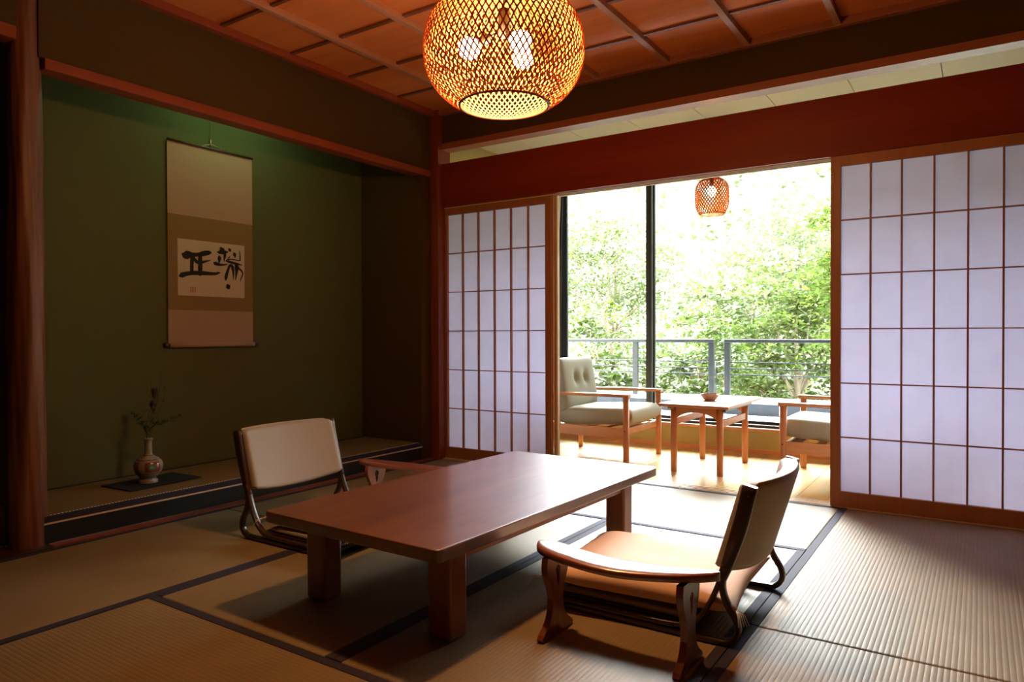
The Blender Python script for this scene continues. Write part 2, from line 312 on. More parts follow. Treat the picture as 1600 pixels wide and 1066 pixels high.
# corner post and round post
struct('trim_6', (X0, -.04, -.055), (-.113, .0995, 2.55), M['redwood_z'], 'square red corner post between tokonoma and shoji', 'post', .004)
def post_fn(u, v):
    a = 2 * PI * u; z = -.0 + 2.49 * v
    r = .060 + .0025 * math.sin(3 * a + 2 * z) + .002 * math.sin(7 * a - 5 * z + 1) + .0012 * math.sin(13 * a + 9 * z) + .003 * math.sin(z * 2.1)
    r += .0065 * (1 - v) 
    return (X0 - .055 + r * math.cos(a) * .95, -2.594 + r * math.sin(a), z)
tag(MB().grid(post_fn, 48, 60).build('tokonoma_post', M['post']), 'rough peeled cedar log post at the corner of the tokonoma', 'post')
# shoji wall: lintel, transom beam, wall above
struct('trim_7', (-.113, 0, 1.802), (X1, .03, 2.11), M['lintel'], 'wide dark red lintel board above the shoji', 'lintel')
t = empty('trim_8', (1.6, .05, 1.8), 'pale grooved upper track of the shoji', 'track', kind='structure')
for k, (ya, yb) in enumerate(((.031, .037), (.063, .069), (.095, .115))):
    bx('track_rib', (-.113 - 1.6, ya - .05, -.004), (X1 - 1.6, yb - .05, .02), M['pale_trim'], t)
bx('track_board', (-.113 - 1.6, .03 - .05, .012), (X1 - 1.6, .115 - .05, .035), M['groove'], t)
struct('trim_9', (-.113, 0, 2.213), (X1, .1, 2.256), M['redwood'], 'dark red beam above the transom gap', 'beam')
struct('wall_far', (-.113, .008, 2.256), (X1, .092, 2.56), M['wall_upper'], 'lamp-tinted brown sand wall between ceiling and transom gap', 'wall')
# ceiling
t = empty('ceiling', (1.6, -2.0, 2.49), 'cedar board ceiling with crossing battens', 'ceiling', kind='structure')
bx('ceiling_board', (X0 - .1 - 1.6, Y0 + 2.0, 0), (X1 - 1.6, .01 + 2.0, .04), M['ceiling'], t)
for k in range(7):
    x = .235 + .4525 * k; bx('batten', (x - .017 - 1.6, Y0 + 2.0, -.034), (x + .017 - 1.6, 0 + 2.0, 0), M['batten'], t, .002)
for k in range(12):
    y = -.41 - .44 * k; bx('cross_batten', (X0 - 1.6, y - .011 + 2.0, -.012), (X1 - 1.6, y + .011 + 2.0, 0), M['batten_d'], t)
struct('trim_10', (X0, Y0, 2.449), (X0 + .045, 0, 2.49), M['redwood_y'], 'red ceiling edge moulding above the tokonoma wall', 'trim', .002)
struct('trim_11', (-.113, -.035, 2.452), (X1, .008, 2.49), M['redwood'], 'red ceiling edge moulding above the shoji wall', 'trim', .002)
struct('ceiling.001', (-1.1, Y0 - .1, 2.535), (X1 + .1, 1.75, 2.75), M['conc'], 'roof slab over room and veranda', 'roof')
struct('wall_left.006', (-.30, .1, -.1), (-.16, 1.62, 2.55), M['cream_wall'], 'plaster end wall of the veranda behind the shoji', 'wall')
# veranda
t = empty('floor.003', (1.6, .8, 0), 'pale polished plank floor of the veranda', 'floor', kind='structure')
k = 0; x = -.16
while x < X1 - .01:
    x2 = min(x + .152, X1); bx('plank', (x + .0008 - 1.6, .1 - .8, -.03), (x2 - .0008 - 1.6, 1.46 - .8, 0), M['lfloor'], t, .0012); x = x2
t = empty('door_1', (1.6, .05, 0), 'pale grooved wooden threshold between tatami and veranda', 'threshold', kind='structure')
bx('sill_board', (-.113 - 1.6, -.05, -.05), (X1 - 1.6, .05, -.006), M['groove'], t)
for ya, yb in ((0, .008), (.024, .040), (.056, .072), (.088, .1)):
    bx('track_rib', (-.113 - 1.6, ya - .05, -.006), (X1 - 1.6, yb - .05, .002), M['pale_trim'], t)
t = empty('ceiling.002', (1.6, .8, 2.35), 'cream panelled ceiling of the veranda', 'ceiling', kind='structure')
for k in range(9):
    xa = -.276 + .457 * k; xb = xa + .457
    bx('ceiling_panel', (max(xa, -.16) + .0025 - 1.6, .1 - .8, 0), (min(xb, X1) - .0025 - 1.6, 1.62 - .8, .02), M['ver_ceiling'], t)
bx('seam_backing', (-.16 - 1.6, .1 - .8, .02), (X1 - 1.6, 1.62 - .8, .03), M['seam'], t)
struct('wall_far.001', (-.16, 1.45, -.05), (X1, 1.56, .165), M['cream_wall'], 'low yellow plaster wall under the veranda window', 'wall')
struct('baseboard_far', (-.16, 1.435, 0), (X1, 1.452, .028), M['lwood'], 'pale orange skirting along the low veranda wall', 'baseboard')
struct('trim_12', (-.16, 1.42, .165), (X1, 1.56, .186), M['lwood'], 'pale wooden sill cap under the veranda window', 'sill', .002)
struct('wall_far.002', (-.16, 1.47, 2.22), (X1, 1.6, 2.35), M['cream_wall'], 'plaster header above the veranda window', 'wall')
# window
t = empty('window_1', (1.6, 1.52, .186), 'tall sliding glass window of the veranda with dark frame', 'window', kind='structure')
def wb(nm, a, b, m, par=None): return bx(nm, (a[0] - 1.6, a[1] - 1.52, a[2] - .186), (b[0] - 1.6, b[1] - 1.52, b[2] - .186), m, par or t, .0015)
wb('frame_sill', (-.16, 1.47, .186), (X1, 1.6, .206), M['alu'])
wb('frame_head', (-.16, 1.48, 2.18), (X1, 1.58, 2.22), M['alu'])
wb('frame_jamb', (-.16, 1.48, .206), (-.06, 1.58, 2.18), M['alu'])
for i, (xa, xb, y, wl_, wr_) in enumerate(((.02, .87, 1.50, .062, .05), (.83, 2.52, 1.54, .05, .05), (2.48, 3.46, 1.50, .05, .05))):
    ma = M['alu_l'] if i == 0 else M['alu']
    s = wb('sash', (xa, y - .014, .206), (xa + max(wl_, .004), y + .014, 2.18), ma)
    if wr_: wb('sash', (xb - wr_, y - .014, .206), (xb, y + .014, 2.18), M['alu'])
    wb('sash_rail', (xa, y - .014, .206), (xb, y + .014, .228), ma); wb('sash_rail', (xa, y - .014, 2.14), (xb, y + .014, 2.18), M['alu'])
    wb('pane', (xa + wl_, y - .002, .228), (xb - wr_, y + .002, 2.14), M['glass'])
# balcony
struct('floor.004', (-2.5, 1.56, -.1), (5.5, 2.44, .168), M['conc'], 'pale concrete balcony floor outside the window', 'floor')
struct('wall_far.003', (-2.5, 2.40, .1), (5.5, 3.0, .268), M['conc_d'], 'grey concrete kerb at the edge of the balcony', 'kerb')
struct('kerb_top_light', (-2.5, 2.41, .268), (5.5, 3.0, .274), M['conc'], 'thin pale sheet painting the light on the balcony kerb top', 'trim')  # light falling on the kerb top, put into a paler sheet

# ------------------------------------------------------------ shoji panels
def shoji(name, x0, x1, y0, label, inner, w=.1371):
    t = empty(name, ((x0 + x1) / 2, y0 + .015, 0), label, 'sliding door', kind='structure'); cx = (x0 + x1) / 2; D = .015
    st = inner - x0
    bx('stile', (x0 - cx, -D, .003), (inner - cx, D, 1.80), M['shoji_wood'], t, .001)
    xr = min(inner + 6 * w, x1 - .01); bx('stile', (xr - cx, -D, .003), (x1 - cx, D, 1.80), M['shoji_wood'], t, .001)
    bx('bottom_rail', (inner - cx, -D, .003), (xr - cx, D, .081), M['shoji_wood'], t, .001)
    bx('top_rail', (inner - cx, -D, 1.748), (xr - cx, D, 1.80), M['shoji_wood'], t, .001)
    mb = MB()
    for i in range(1, 6): mb.box((inner + i * w - .0042 - cx, -D + .003, .081), (inner + i * w + .0042 - cx, D - .009, 1.748))
    for j in range(1, 6):
        z = 1.7502 - .2781 * j; mb.box((inner - cx, -D + .0045, z - .003), (xr - cx, D - .008, z + .003))
    mb.build('lattice', M['shoji_wood'], t)
    bx('paper', (inner - cx, D - .0078, .081), (xr - cx, D - .0072, 1.748), M['paper'], t)
    return t
shoji('door_2', 2.461, 3.378, .0005, 'white papered shoji right of the open doorway', 2.508)
shoji('door_3', -.113 - .03, .772, .0335, 'white papered shoji beside the tokonoma corner post', -.0945)
t = empty('door_4', (.35, .08, 0), 'narrow pale wooden door stile showing behind the shoji beside the tokonoma', 'sliding door', kind='structure')
for a, b, m in ((.772, .784, M['pale_trim']), (.784, .789, M['groove']), (.789, .803, M['pale_trim'])):
    bx('stile', (a - .35, -.014, .003), (b - .35, .014, 1.80), m, t)
bx('stile', (-.113 - .35, -.014, .003), (-.10 - .35, .014, 1.80), M['pale_trim'], t)
bx('bottom_rail', (-.10 - .35, -.014, .003), (.772 - .35, .014, .075), M['pale_trim'], t); bx('top_rail', (-.10 - .35, -.014, 1.755), (.772 - .35, .014, 1.80), M['pale_trim'], t)

# ------------------------------------------------------------ tatami mats
def tatami(cx, cy, lx, rot, label):
    L, Wd = lx; t = empty('tatami_mat', (cx, cy, -.0565), label, 'tatami mat', rot, 'tatami mats of the room')
    MB().box((-Wd / 2 + .0015, -L / 2 + .0015, 0.0005), (Wd / 2 - .0015, L / 2 - .0015, .0545), .006).build('rush_cover', M['tatami'], t)
    for s in (-1, 1): MB().box((s * (Wd / 2 - .033), -L / 2 + .002, .048), (s * (Wd / 2 - .0008), L / 2 - .002, .0565), .002).build('cloth_border', M['heri'], t)
    return t
tatami(.30, -.865, (1.73, .88), 0, 'tatami mat along the tokonoma step, nearest the shoji wall')
tatami(.30, -2.60, (1.74, .88), 0, 'tatami mat beside the round log post and the left backrest chair')
tatami(.30, -4.34, (1.74, .88), 0, 'tatami mat along the side alcove in the near left corner')
tatami(1.625, -.4325, (1.77, .865), PI / 2, 'sunlit tatami mat lying along the open doorway')
tatami(1.18, -1.7325, (1.735, .88), 0, 'tatami mat under the tokonoma side of the low table')
tatami(2.065, -1.7325, (1.735, .89), 0, 'tatami mat under the white cushioned chair and right table legs')
tatami(1.625, -3.035, (1.77, .87), PI / 2, 'tatami mat across the front of the low table, orange in lamp light')
tatami(1.625, -3.905, (1.77, .87), PI / 2, 'tatami mat behind the one in front of the low table')
tatami(1.625, -4.775, (1.77, .87), PI / 2, 'tatami mat at the back of the room')
tatami(2.957, -.865, (1.73, .893), 0, 'tatami mat in front of the right shoji')
tatami(2.957, -2.60, (1.74, .893), 0, 'ribbed tatami mat in the near right corner behind the chair')
tatami(2.957, -4.34, (1.74, .893), 0, 'tatami mat along the right wall at the back')

# ============================================================ OBJECTS
# ------------------------------------------------------------ low table
t = empty('low_table', (1.5304, -1.737, 0), 'low brown wooden table with thick square legs between the two backrest chairs', 'table', -.028)
L, Wd = 1.4536, .7639
bm = bmesh.new(); bmesh.ops.create_cube(bm, size=1)
for v in bm.verts: v.co = Vector((v.co.x * Wd, v.co.y * L, .293 + v.co.z * .038))
ve = [e for e in bm.edges if abs(e.verts[0].co.z - e.verts[1].co.z) > .01]
bmesh.ops.bevel(bm, geom=ve, offset=.022, segments=4, affect='EDGES', profile=.5)
he = [e for e in bm.edges if abs(e.verts[0].co.z - e.verts[1].co.z) < .001 and len(e.link_faces) == 2 and abs(e.link_faces[0].normal.z) + abs(e.link_faces[1].normal.z) < 1.1 and abs(e.link_faces[0].normal.z) + abs(e.link_faces[1].normal.z) > .5]
bmesh.ops.bevel(bm, geom=he, offset=.005, segments=2, affect='EDGES', profile=.5)
me = bpy.data.meshes.new('tabletop'); bm.to_mesh(me); bm.free(); me.materials.append(M['table'])
o = bpy.data.objects.new('tabletop', me); C.objects.link(o); o.parent = t
lw = .088; ix, iy = .062, .124
for sx in (-1, 1):
    for sy in (-1, 1):
        a = (sx * (Wd / 2 - ix), sy * (L / 2 - iy), .0); b = (sx * (Wd / 2 - ix - lw), sy * (L / 2 - iy - lw * .92), .2745)
        bx('leg', a, b, M['table_leg'], t, .009)
for sx in (-1, 1):
    bx('apron', (sx * (Wd / 2 - ix - .012), -(L / 2 - iy - lw * .92), .226), (sx * (Wd / 2 - ix - .034), L / 2 - iy - lw * .92, .2745), M['table_leg'], t, .003)
for sy in (-1, 1):
    bx('apron', (-(Wd / 2 - ix - lw), sy * (L / 2 - iy - .03), .232), (Wd / 2 - ix - lw, sy * (L / 2 - iy - .052), .2745), M['table_leg'], t, .003)

# ------------------------------------------------------------ legless chairs (zaisu). local +X = backward
def zaisu(loc, rz, label):
    t = empty('legless_chair', loc, label, 'chair', rz, 'legless backrest chairs at the low table')
    for s in (-1, 1):
        y = s * .268
        up = smooth_path([(.362, y, .468), (.337, y, .36), (.303, y, .25), (.282, y, .19)], 5)
        mb = MB().sweep(up, .024, [.042 - .016 * max(0, i - 6) / (len(up) - 7) for i in range(len(up))], (0, 1, 0))
        rear = smooth_path([(.292, y, .225), (.284, y, .17), (.296, y, .125), (.322, y, .082), (.328, y, .045), (.306, y, .016), (.262, y, .0095), (.1, y, .0095), (-.27, y, .0095)], 5)
        mb.sweep(rear, .026, .017, (0, 1, 0))
        front = smooth_path([(.290, y, .235), (.272, y, .17), (.240, y, .10), (.205, y, .055), (.15, y, .032), (.0, y, .0275), (-.26, y, .0275)], 5)
        mb.sweep(front, .026, .015, (0, 1, 0))
        mb.build('side_frame', M['bent'], t)
    bx('seat_board', (-.265, -.258, .030), (.20, .258, .042), M['bent'], t, .003)
    for x_ in (-.20, .12): MB().box((x_, -.258, .001), (x_ + .05, .258, .0285), .002).build('base_bar', M['bent'], t)
    # curved backrest: pad in front, vinyl shell behind
    def back(off, sgn, zt, zb, wdt, puff, base=.35):
        def fn(u, v):
            a = 2 * u - 1; z = zb - .028 * (1 - a * a) + (zt - zb + .028 * (1 - a * a)) * v
            e = max(abs(a), abs(2 * v - 1)); ed = (1 - max(0, (e - .90) / .10) ** 2) ** .5 if e > .90 else 1
            a2 = a
            x = .366 - (.468 - z) * .30 + .052 * (1 - a * a) + off + sgn * puff * (base + (1 - base) * ed)
            # round corners
            yy = a * wdt; c = max(0, abs(a) - .93) / .07 * max(0, abs(2 * v - 1) - .9) / .1
            z -= math.copysign(.012 * c, 2 * v - 1)
            return (x - .004, yy, z)
        return fn
    pf = back(0, -1, .470, .215, .2555, .040, .72); mb = MB().grid(pf, 40, 30); pm = back(.004, 0, .470, .215, .2555, 0)
    loop = [(i / 40, 1) for i in range(41)] + [(1, 1 - i / 30) for i in range(1, 31)] + [(1 - i / 40, 0) for i in range(1, 41)] + [(0, i / 30) for i in range(1, 31)]
    vs = [pf(*q) for q in loop] + [pm(*q) for q in loop]; n = len(loop)
    mb.add(vs, [(i, i + 1, n + i + 1, n + i) for i in range(n - 1)], True); mb.build('back_pad', M['cream'], t)
    MB().grid(back(0, 1, .470, .215, .2555, .014), 40, 30).build('back_shell', M['tanvinyl'], t)
    rim = back(0, 0, .470, .215, .2560, 0)
    pts = [rim(i / 24, 1) for i in range(25)] + [rim(1, 1 - i / 12) for i in range(1, 13)] + [rim(1 - i / 24, 0) for i in range(1, 25)] + [rim(0, i / 12) for i in range(1, 12)]
    pts = [Vector(p_) + Vector((.004, 0, 0)) for p_ in pts] + [Vector(pts[0]) + Vector((.004, 0, 0))]
    MB().tube(pts, .0030, 6).build('piping', M['tanvinyl'], t)
    MB().box((-.262, -.252, .0425), (.16, .252, .062), .009).build('seat_pad', M['cream'], t)
    return t
za = zaisu((2.208, -1.655, 0), 0, 'legless chair with dark bentwood runners and tan back, its back to the camera side')
zb = copy_tree(za); zb.location = (.712, -1.735, 0); zb.rotation_euler = (0, 0, PI); zb['label'] = 'legless chair facing the camera with cream back pad, on the tokonoma side of the table'
# ------------------------------------------------------------ floor cushions
def cushion(loc, rz, sx, sy, h, label, tip=0.):
    t = empty('floor_cushion', loc, label, 'cushion', rz, 'floor cushions on the legless chairs')
    mb = MB()
    for sg in (1, -1):
        def fn(u, v, sg=sg):
            a, b = 2 * u - 1, 2 * v - 1; a, b = math.sin(a * PI / 2), math.sin(b * PI / 2)
            e = (max(0, 1 - a ** 4) * max(0, 1 - b ** 4)) ** .42
            k = 1 - .055 * (1 - abs(a) ** 2) * abs(b) ** 3 - .055 * (1 - abs(b) ** 2) * abs(a) ** 3
            z = h / 2 + sg * h / 2 * e + .003 * math.sin(9 * a + 3 * b) * e * (abs(a) > .5) - (.010 * math.exp(-((a / .3) ** 2 + (b / .3) ** 2)) if sg > 0 else 0)
            return (a * sx * k, b * sy * k, z)
        mb.grid(fn, 36, 36)
    mb.build('cover', M['cushion'], t)
    for ca, cb in ((-1, -1), (1, -1), (-1, 1), (1, 1)):
        m2 = MB()
        for q in range(5):
            dx, dy = ca * (.012 + .006 * q), cb * (.035 - .007 * q)
            m2.tube([(ca * sx * .985, cb * sy * .985, h / 2), (ca * sx + dx * .6, cb * sy + dy * .6, h / 2 - .008), (ca * sx + dx, cb * sy + dy, h * .12)], .0011, 4)
        m2.build('tassel', M['white'], t)
    return t
cushion((2.205, -1.685, .0655), .07, .312, .268, .092, 'salmon tan floor cushion on the legless chair whose back faces the camera side')
cushion((.765, -1.745, .0655), .03, .262, .245, .066, 'brown floor cushion on the far legless chair, mostly under the table')

# ------------------------------------------------------------ separate curved armrests (kyosoku). local +X = rear tip
def armrest(loc, rz, label, flip=1):
    t = empty('armrest_stand', loc, label, 'armrest', rz, 'low armrest stands beside the legless chairs')
    N = 30
    def sec(u):
        x = -.272 + .552 * u; s = math.sin(PI * u)
        far = .048 - .035 * s; near = -.050 - .046 * s
        k = 1
        if u < .12: k = math.sqrt(max(.0, 1 - ((.12 - u) / .12) ** 2))
        if u > .80: k = math.sqrt(max(.0, 1 - ((u - .80) / .20) ** 2))
        taper = 1 - .35 * max(0, u - .55) / .45
        c = (far + near) / 2; hw = (far - near) / 2 * k * taper + .002
        c += .018 * max(0, u - .5) * 2
        z = .262 - .011 * s
        return x, c * flip, hw, z
    mb = MB(); prof = [(1, 0), (.97, .007), (.90, .0105), (.5, .0125), (0, .013), (-.5, .0125), (-.90, .0105), (-.97, .007), (-1, 0), (-.97, -.007), (-.90, -.0105), (0, -.013), (.90, -.0105), (.97, -.007)]
    vs = []
    us = [0.5 - .5 * math.cos(PI * i / N) for i in range(N + 1)]
    for u in us:
        x, c, hw, z = sec(u)
        for a, b in prof: vs.append((x, c + a * hw, z - .013 + b))
    n = len(prof); fs = [(i * n + k, i * n + (k + 1) % n, (i + 1) * n + (k + 1) % n, (i + 1) * n + k) for i in range(N) for k in range(n)]
    mb.add(vs, fs, True); mb.add(vs[:n], [tuple(range(n))]); mb.add(vs[-n:], [tuple(range(n))])
    mb.build('arm_top', M['kyo'], t)
    for x, u in ((-.205, .12), (.205, .86)):
        _, cc, hw, ztop = sec(u); cc = -.018 * flip
        rows = [(.0, .088, 0, 0), (.008, .091, 0, 0), (.018, .082, 0, 0), (.035, .058, 0, 0), (.055, .041, 0, 0), (.08, .032, 0, 0), (.11, .031, 0, 0), (.135, .037, 0, 0),
                (.145, .041, .001, 0), (.16, .049, .007, 0), (.175, .056, .008, 0), (.185, .060, .013, 0), (.197, .063, .015, 0), (.206, .064, .001, 0), (.215, .064, 0, 0), (ztop - .020, .060, 0, 0)]
        m2 = MB(); th = .010
        for i in range(len(rows) - 1):
            (z0, w0, h0, _a), (z1, w1, h1, _b) = rows[i], rows[i + 1]
            segs = [((-w0, -w1), (-h0, -h1)), ((h0, h1), (w0, w1))]
            for (l0, l1), (r0, r1) in segs:
                if r0 - l0 < 1e-5 and r1 - l1 < 1e-5: continue
                q = [(l0, z0), (r0, z0), (r1, z1), (l1, z1)]
                vs = [(x + sx * th, cc + y_, z_) for sx in (-1, 1) for y_, z_ in q]
                m2.add(vs, [(0, 1, 2, 3), (4, 7, 6, 5), (0, 3, 7, 4), (1, 5, 6, 2)] + ([(0, 4, 5, 1)] if i == 0 else []))
        m2.build('leg', M['kyo_leg'], t)
    return t
armrest((2.252, -2.093, 0), 0, 'glossy red brown armrest stand beside the chair whose back faces the camera side')
armrest((.755, -1.365, 0), PI, 'low red brown armrest stand between the far chair and the tokonoma')

# ------------------------------------------------------------ lounge chairs on the veranda. local +X = forward
def lounge(loc, rz, label):
    t = empty('lounge_chair', loc, label, 'chair', rz, 'wooden lounge chairs on the veranda')
    for s in (-1, 1):
        y = s * .288
        MB().sweep(smooth_path([(-.34, y, .462), (-.1, y, .470), (.2, y, .473), (.352, y, .473)], 4), .052, .022, (0, 1, 0)).build('armrest', M['lwood'], t)
        MB().tube([(.325, y, 0), (.325, y, .02), (.325, y, .463)], [.0185, .020, .022], 16).build('front_leg', M['lwood_z'], t)
        MB().tube([(-.320, y * .96, 0), (-.320, y * .96, .25)], [.0185, .021], 16).build('rear_leg', M['lwood_z'], t)
        MB().box((-.36, y - .014, .182), (.31, y + .014, .252), .004).build('side_rail', M['lwood'], t)
        MB().sweep([(-.20, y * .96, .24), (-.29, y * .96, .462)], .026, .03, (0, 1, 0)).build('back_post', M['lwood_z'], t)
        MB().tube([(.325, y + s * .0215, .235), (.325, y + s * .023, .235)], .005, 8).build('screw_cap', M['blackmetal'], t)
    MB().box((.29, -.272, .205), (.318, .272, .248), .004).build('front_rail', M['lwood'], t)
    MB().box((-.345, -.272, .19), (-.318, .272, .245), .004).build('rear_rail', M['lwood'], t)
    mb = MB()
    for k in range(5): mb.box((-.28 + .13 * k, -.27, .225), (-.23 + .13 * k, .27, .238), .002)
    mb.build('seat_slats', M['lwood'], t)
    mb = MB()
    for k in range(5):
        y = -.2 + .1 * k; mb.sweep([(-.235, y, .25), (-.355, y, .62)], .035, .012, (0, 1, 0))
    mb.sweep([(-.358, -.25, .63), (-.358, .25, .63)], .03, .018, (0, 0, 1)); mb.build('back_frame', M['lwood_z'], t)
    def pad(L_, W_, H_, btn, nose=0.):
        mb = MB()
        for sg in (1, -1):
            def fn(u, v, sg=sg):
                a, b = 2 * u - 1, 2 * v - 1; a, b = math.sin(a * PI / 2), math.sin(b * PI / 2)
                e = (max(0, 1 - a ** 10) * max(0, 1 - b ** 10)) ** .35
                z = sg * (H_ / 2) * e * (1 + .10 * (1 - a * a) * (1 - b * b))
                if sg > 0:
                    for ba, bb in btn: z -= .034 * math.exp(-(((a - ba) * L_ / .09) ** 2 + ((b - bb) * W_ / .06) ** 2))
                return Vector((a * L_ / 2, b * W_ / 2, z))
            mb.grid(fn, 44, 44)
        return mb
    btn = [(.1, -.28), (.1, .28)]
    s_ = pad(.60, .52, .125, btn); T = Matrix.Translation((.058, 0, .316)) @ Matrix.Rotation(math.radians(-3), 4, 'Y')
    s_.v = [tuple(T @ Vector(v)) for v in s_.v]; sc = s_.build('seat_cushion', M['uph'], t)
    b_ = pad(.385, .52, .115, [(.18, -.28), (.18, .28)]); T = Matrix.Translation((-.222, 0, .527)) @ Matrix.Rotation(math.radians(-10), 4, 'Y') @ Matrix.Rotation(math.radians(90), 4, 'Y') @ Matrix.Scale(-1, 4, (1, 0, 0))
    b_.v = [tuple(T @ Vector(v)) for v in b_.v]; bc = b_.build('back_cushion', M['uph'], t)
    for by in (-.073, .073):
        MB().ball((.088, by, .341), .011, 6, sz=.45).build('button', M['uph'], sc)
        MB().ball((-.205, by, .565), .010, 6).build('button', M['uph'], bc)
    return t
la = lounge((.790, .735, 0), 0, 'pale wooden lounge chair with grey green cushions, left of the small veranda table')
lb = copy_tree(la); lb.location = (2.455, .735, 0); lb.rotation_euler = (0, 0, PI); lb['label'] = 'pale wooden lounge chair half hidden by the right shoji'
# ------------------------------------------------------------ veranda table and bowl
t = empty('side_table', (1.60, .74, 0), 'small square veranda table with round orange wood legs', 'table')
MB().box((-.222, -.375, .426), (.228, .43, .445), .003).build('tabletop', M['lwood'], t)
for sx in (-1, 1):
    for y in (-.29, .275): MB().tube([(sx * .150, y, 0), (sx * .150, y, .427)], [.020, .0225], 18).build('leg', M['lwood_z'], t)
for y in (-.29, .275):  # arched apron
    N = 16; vs = []
    for i in range(N + 1):
        u = i / N; x = -.132 + .264 * u; zb_ = .348 + .042 * math.sin(PI * u) ** .8
        for dy in (-.011, .011): vs += [(x, y + dy, .427), (x, y + dy, zb_)]
    fs = []
    for i in range(N):
        a = i * 4; b = a + 4; fs += [(a, b, b + 1, a + 1), (a + 2, a + 3, b + 3, b + 2), (a, a + 2, b + 2, b), (a + 1, b + 1, b + 3, a + 3)]
    MB().add(vs, fs).build('apron', M['lwood'], t)
for sx in (-1, 1): MB().box((sx * .150 - .011, -.27, .302), (sx * .150 + .011, .255, .345), .003).build('stretcher', M['lwood'], t)
MB().box((-.17, -.345, .409), (-.165 + .035, -.335, .4255), .001).build('drawer_clip', M['metal'], t)
for sx in (-1, 1): MB().box((sx * .181 - .009, -.30, .405), (sx * .181 + .009, .3, .420), .001).build('runner', M['alu_l'], t)
mb = MB()
def bowlf(u, v):
    a = 2 * PI * u; w = math.sin(6 * a) * .5 + .3 * math.sin(11 * a + 1)
    if v < .5: k = v * 2; r = .030 + .035 * k ** .7; z = .045 * k + (.005 * w * k * k)
    else: k = 2 - 2 * v; r = .061 * k ** .6 * (1 - .0) - .0 + (.0 if k > 0 else 0); r = max(r, 1e-4); z = .006 + .039 * k ** 1.5 + (.005 * w * k * k)
    r += .003 * w * (k ** 2)
    return (r * math.cos(a), r * math.sin(a), z)
mb.grid(bowlf, 48, 20); mb.lathe([(1e-4, 0), (.030, 0), (.0305, .001)], n=24)
o = mb.build('ceramic_bowl', M['bowl']); o.location = (1.600, .715, .4455)
tag(o, 'small pinkish ceramic bowl with wavy rim on the veranda table', 'bowl')

# ------------------------------------------------------------ woven bamboo pendants
def weave(R, prof, n, turns, wid, th, m, parent, seg=56):
    """two families of slanted strips on a surface of revolution; prof(s) -> r, z for s in 0..1"""
    vs = []; fs = []; mi = []
    for fam in (1, -1):
        for k in range(n):
            base = len(vs); a0 = 2 * PI * k / n; off = .0006 * fam
            for i in range(seg + 1):
                s = i / seg; r, z = prof(s); r2, z2 = prof(min(1, s + .01)); r1, z1 = prof(max(0, s - .01))
                a = a0 + fam * turns * 2 * PI * s
                e = Vector((math.cos(a), math.sin(a), 0)); ta = Vector((-math.sin(a), math.cos(a), 0))
                d = Vector((r2 - r1, z2 - z1)).normalized(); me_ = e * d.x + Vector((0, 0, 1)) * d.y
                nrm = (e * d.y - Vector((0, 0, 1)) * d.x)
                ds = (((r2 - r1) ** 2 + (z2 - z1) ** 2) ** .5) / max(1e-6, (min(1, s + .01) - max(0, s - .01)))
                tv = (me_ * ds + ta * (fam * turns * 2 * PI * r)).normalized(); sd = nrm.cross(tv).normalized()
                p = e * r + Vector((0, 0, z)) + nrm * (off * 1.2)
                w = wid * (.45 + .55 * r / R)
                for sx, sn in ((-1, 1), (1, 1), (1, -1), (-1, -1)): vs.append(p + sd * sx * w / 2 + nrm * sn * th / 2)
            for i in range(seg):
                for q in range(4):
                    mi.append(1 if q == 2 else 0); fs.append((base + i * 4 + q, base + i * 4 + (q + 1) % 4, base + (i + 1) * 4 + (q + 1) % 4, base + (i + 1) * 4 + q))
    mb = MB(); mb.add(vs, fs, False); mb.mi = mi if isinstance(m, list) else [0] * len(fs); return mb.build('woven_shade', m, parent, fixn=False)
def ring(r, z, rad, m, parent, name='rim'):
    MB().tube([(r * math.cos(2 * PI * k / 48), r * math.sin(2 * PI * k / 48), z) for k in range(49)], rad, 8, cap=False).build(name, m, parent)
def lamp_at(parent, loc, power, size, col=(1, .52, .19)):
    d = bpy.data.lights.new('bulb_light', 'POINT'); d.energy = power; d.color = col; d.shadow_soft_size = size
    o = bpy.data.objects.new('bulb_light', d); C.objects.link(o); o.parent = parent; o.location = loc
t = empty('pendant_lamp', (1.757, -1.95, 1.855), 'large round woven bamboo pendant with three lit bulbs over the low table', 'lamp')
def prof1(s):
    ph = math.radians(-59 + 138 * s)
    return .272 * max(0., math.cos(ph)) ** .89, math.copysign(.2115 * abs(math.sin(ph)) ** .89, ph)
weave(.272, prof1, 80, .20, .0050, .0010, [M['strip'], M['strip_in']], t)
r0, z0 = prof1(0); ring(r0, z0, .0045, M['bamboo_rim'], t); r1, z1 = prof1(1); ring(r1, z1, .0045, M['bamboo_rim'], t)
MB().tube([(0, 0, .05), (0, 0, .14)], .02, 14).build('lamp_holder', M['blackmetal'], t)
MB().tube([(0, 0, .14), (0, 0, .590)], .0035, 8).build('cord', M['blackmetal'], t)
MB().lathe([(1e-4, .600), (.055, .600), (.055, .58), (.03, .565), (.004, .56)], n=24).build('ceiling_rose', M['blackmetal'], t)
mb = MB()
for k in range(3):
    a = 2 * PI * k / 3; mb.tube([(0, 0, .155), (r1 * math.cos(a), r1 * math.sin(a), z1)], .0018, 6)
mb.build('hanger_wire', M['blackmetal'], t)
Rv = Vector((_R.x, _R.y, 0)).normalized(); Fv = Vector((_F.x, _F.y, 0)).normalized()
bulbs = [(-.118, .0, .010), (.054, -.085, -.004), (.066, .085, .010)]
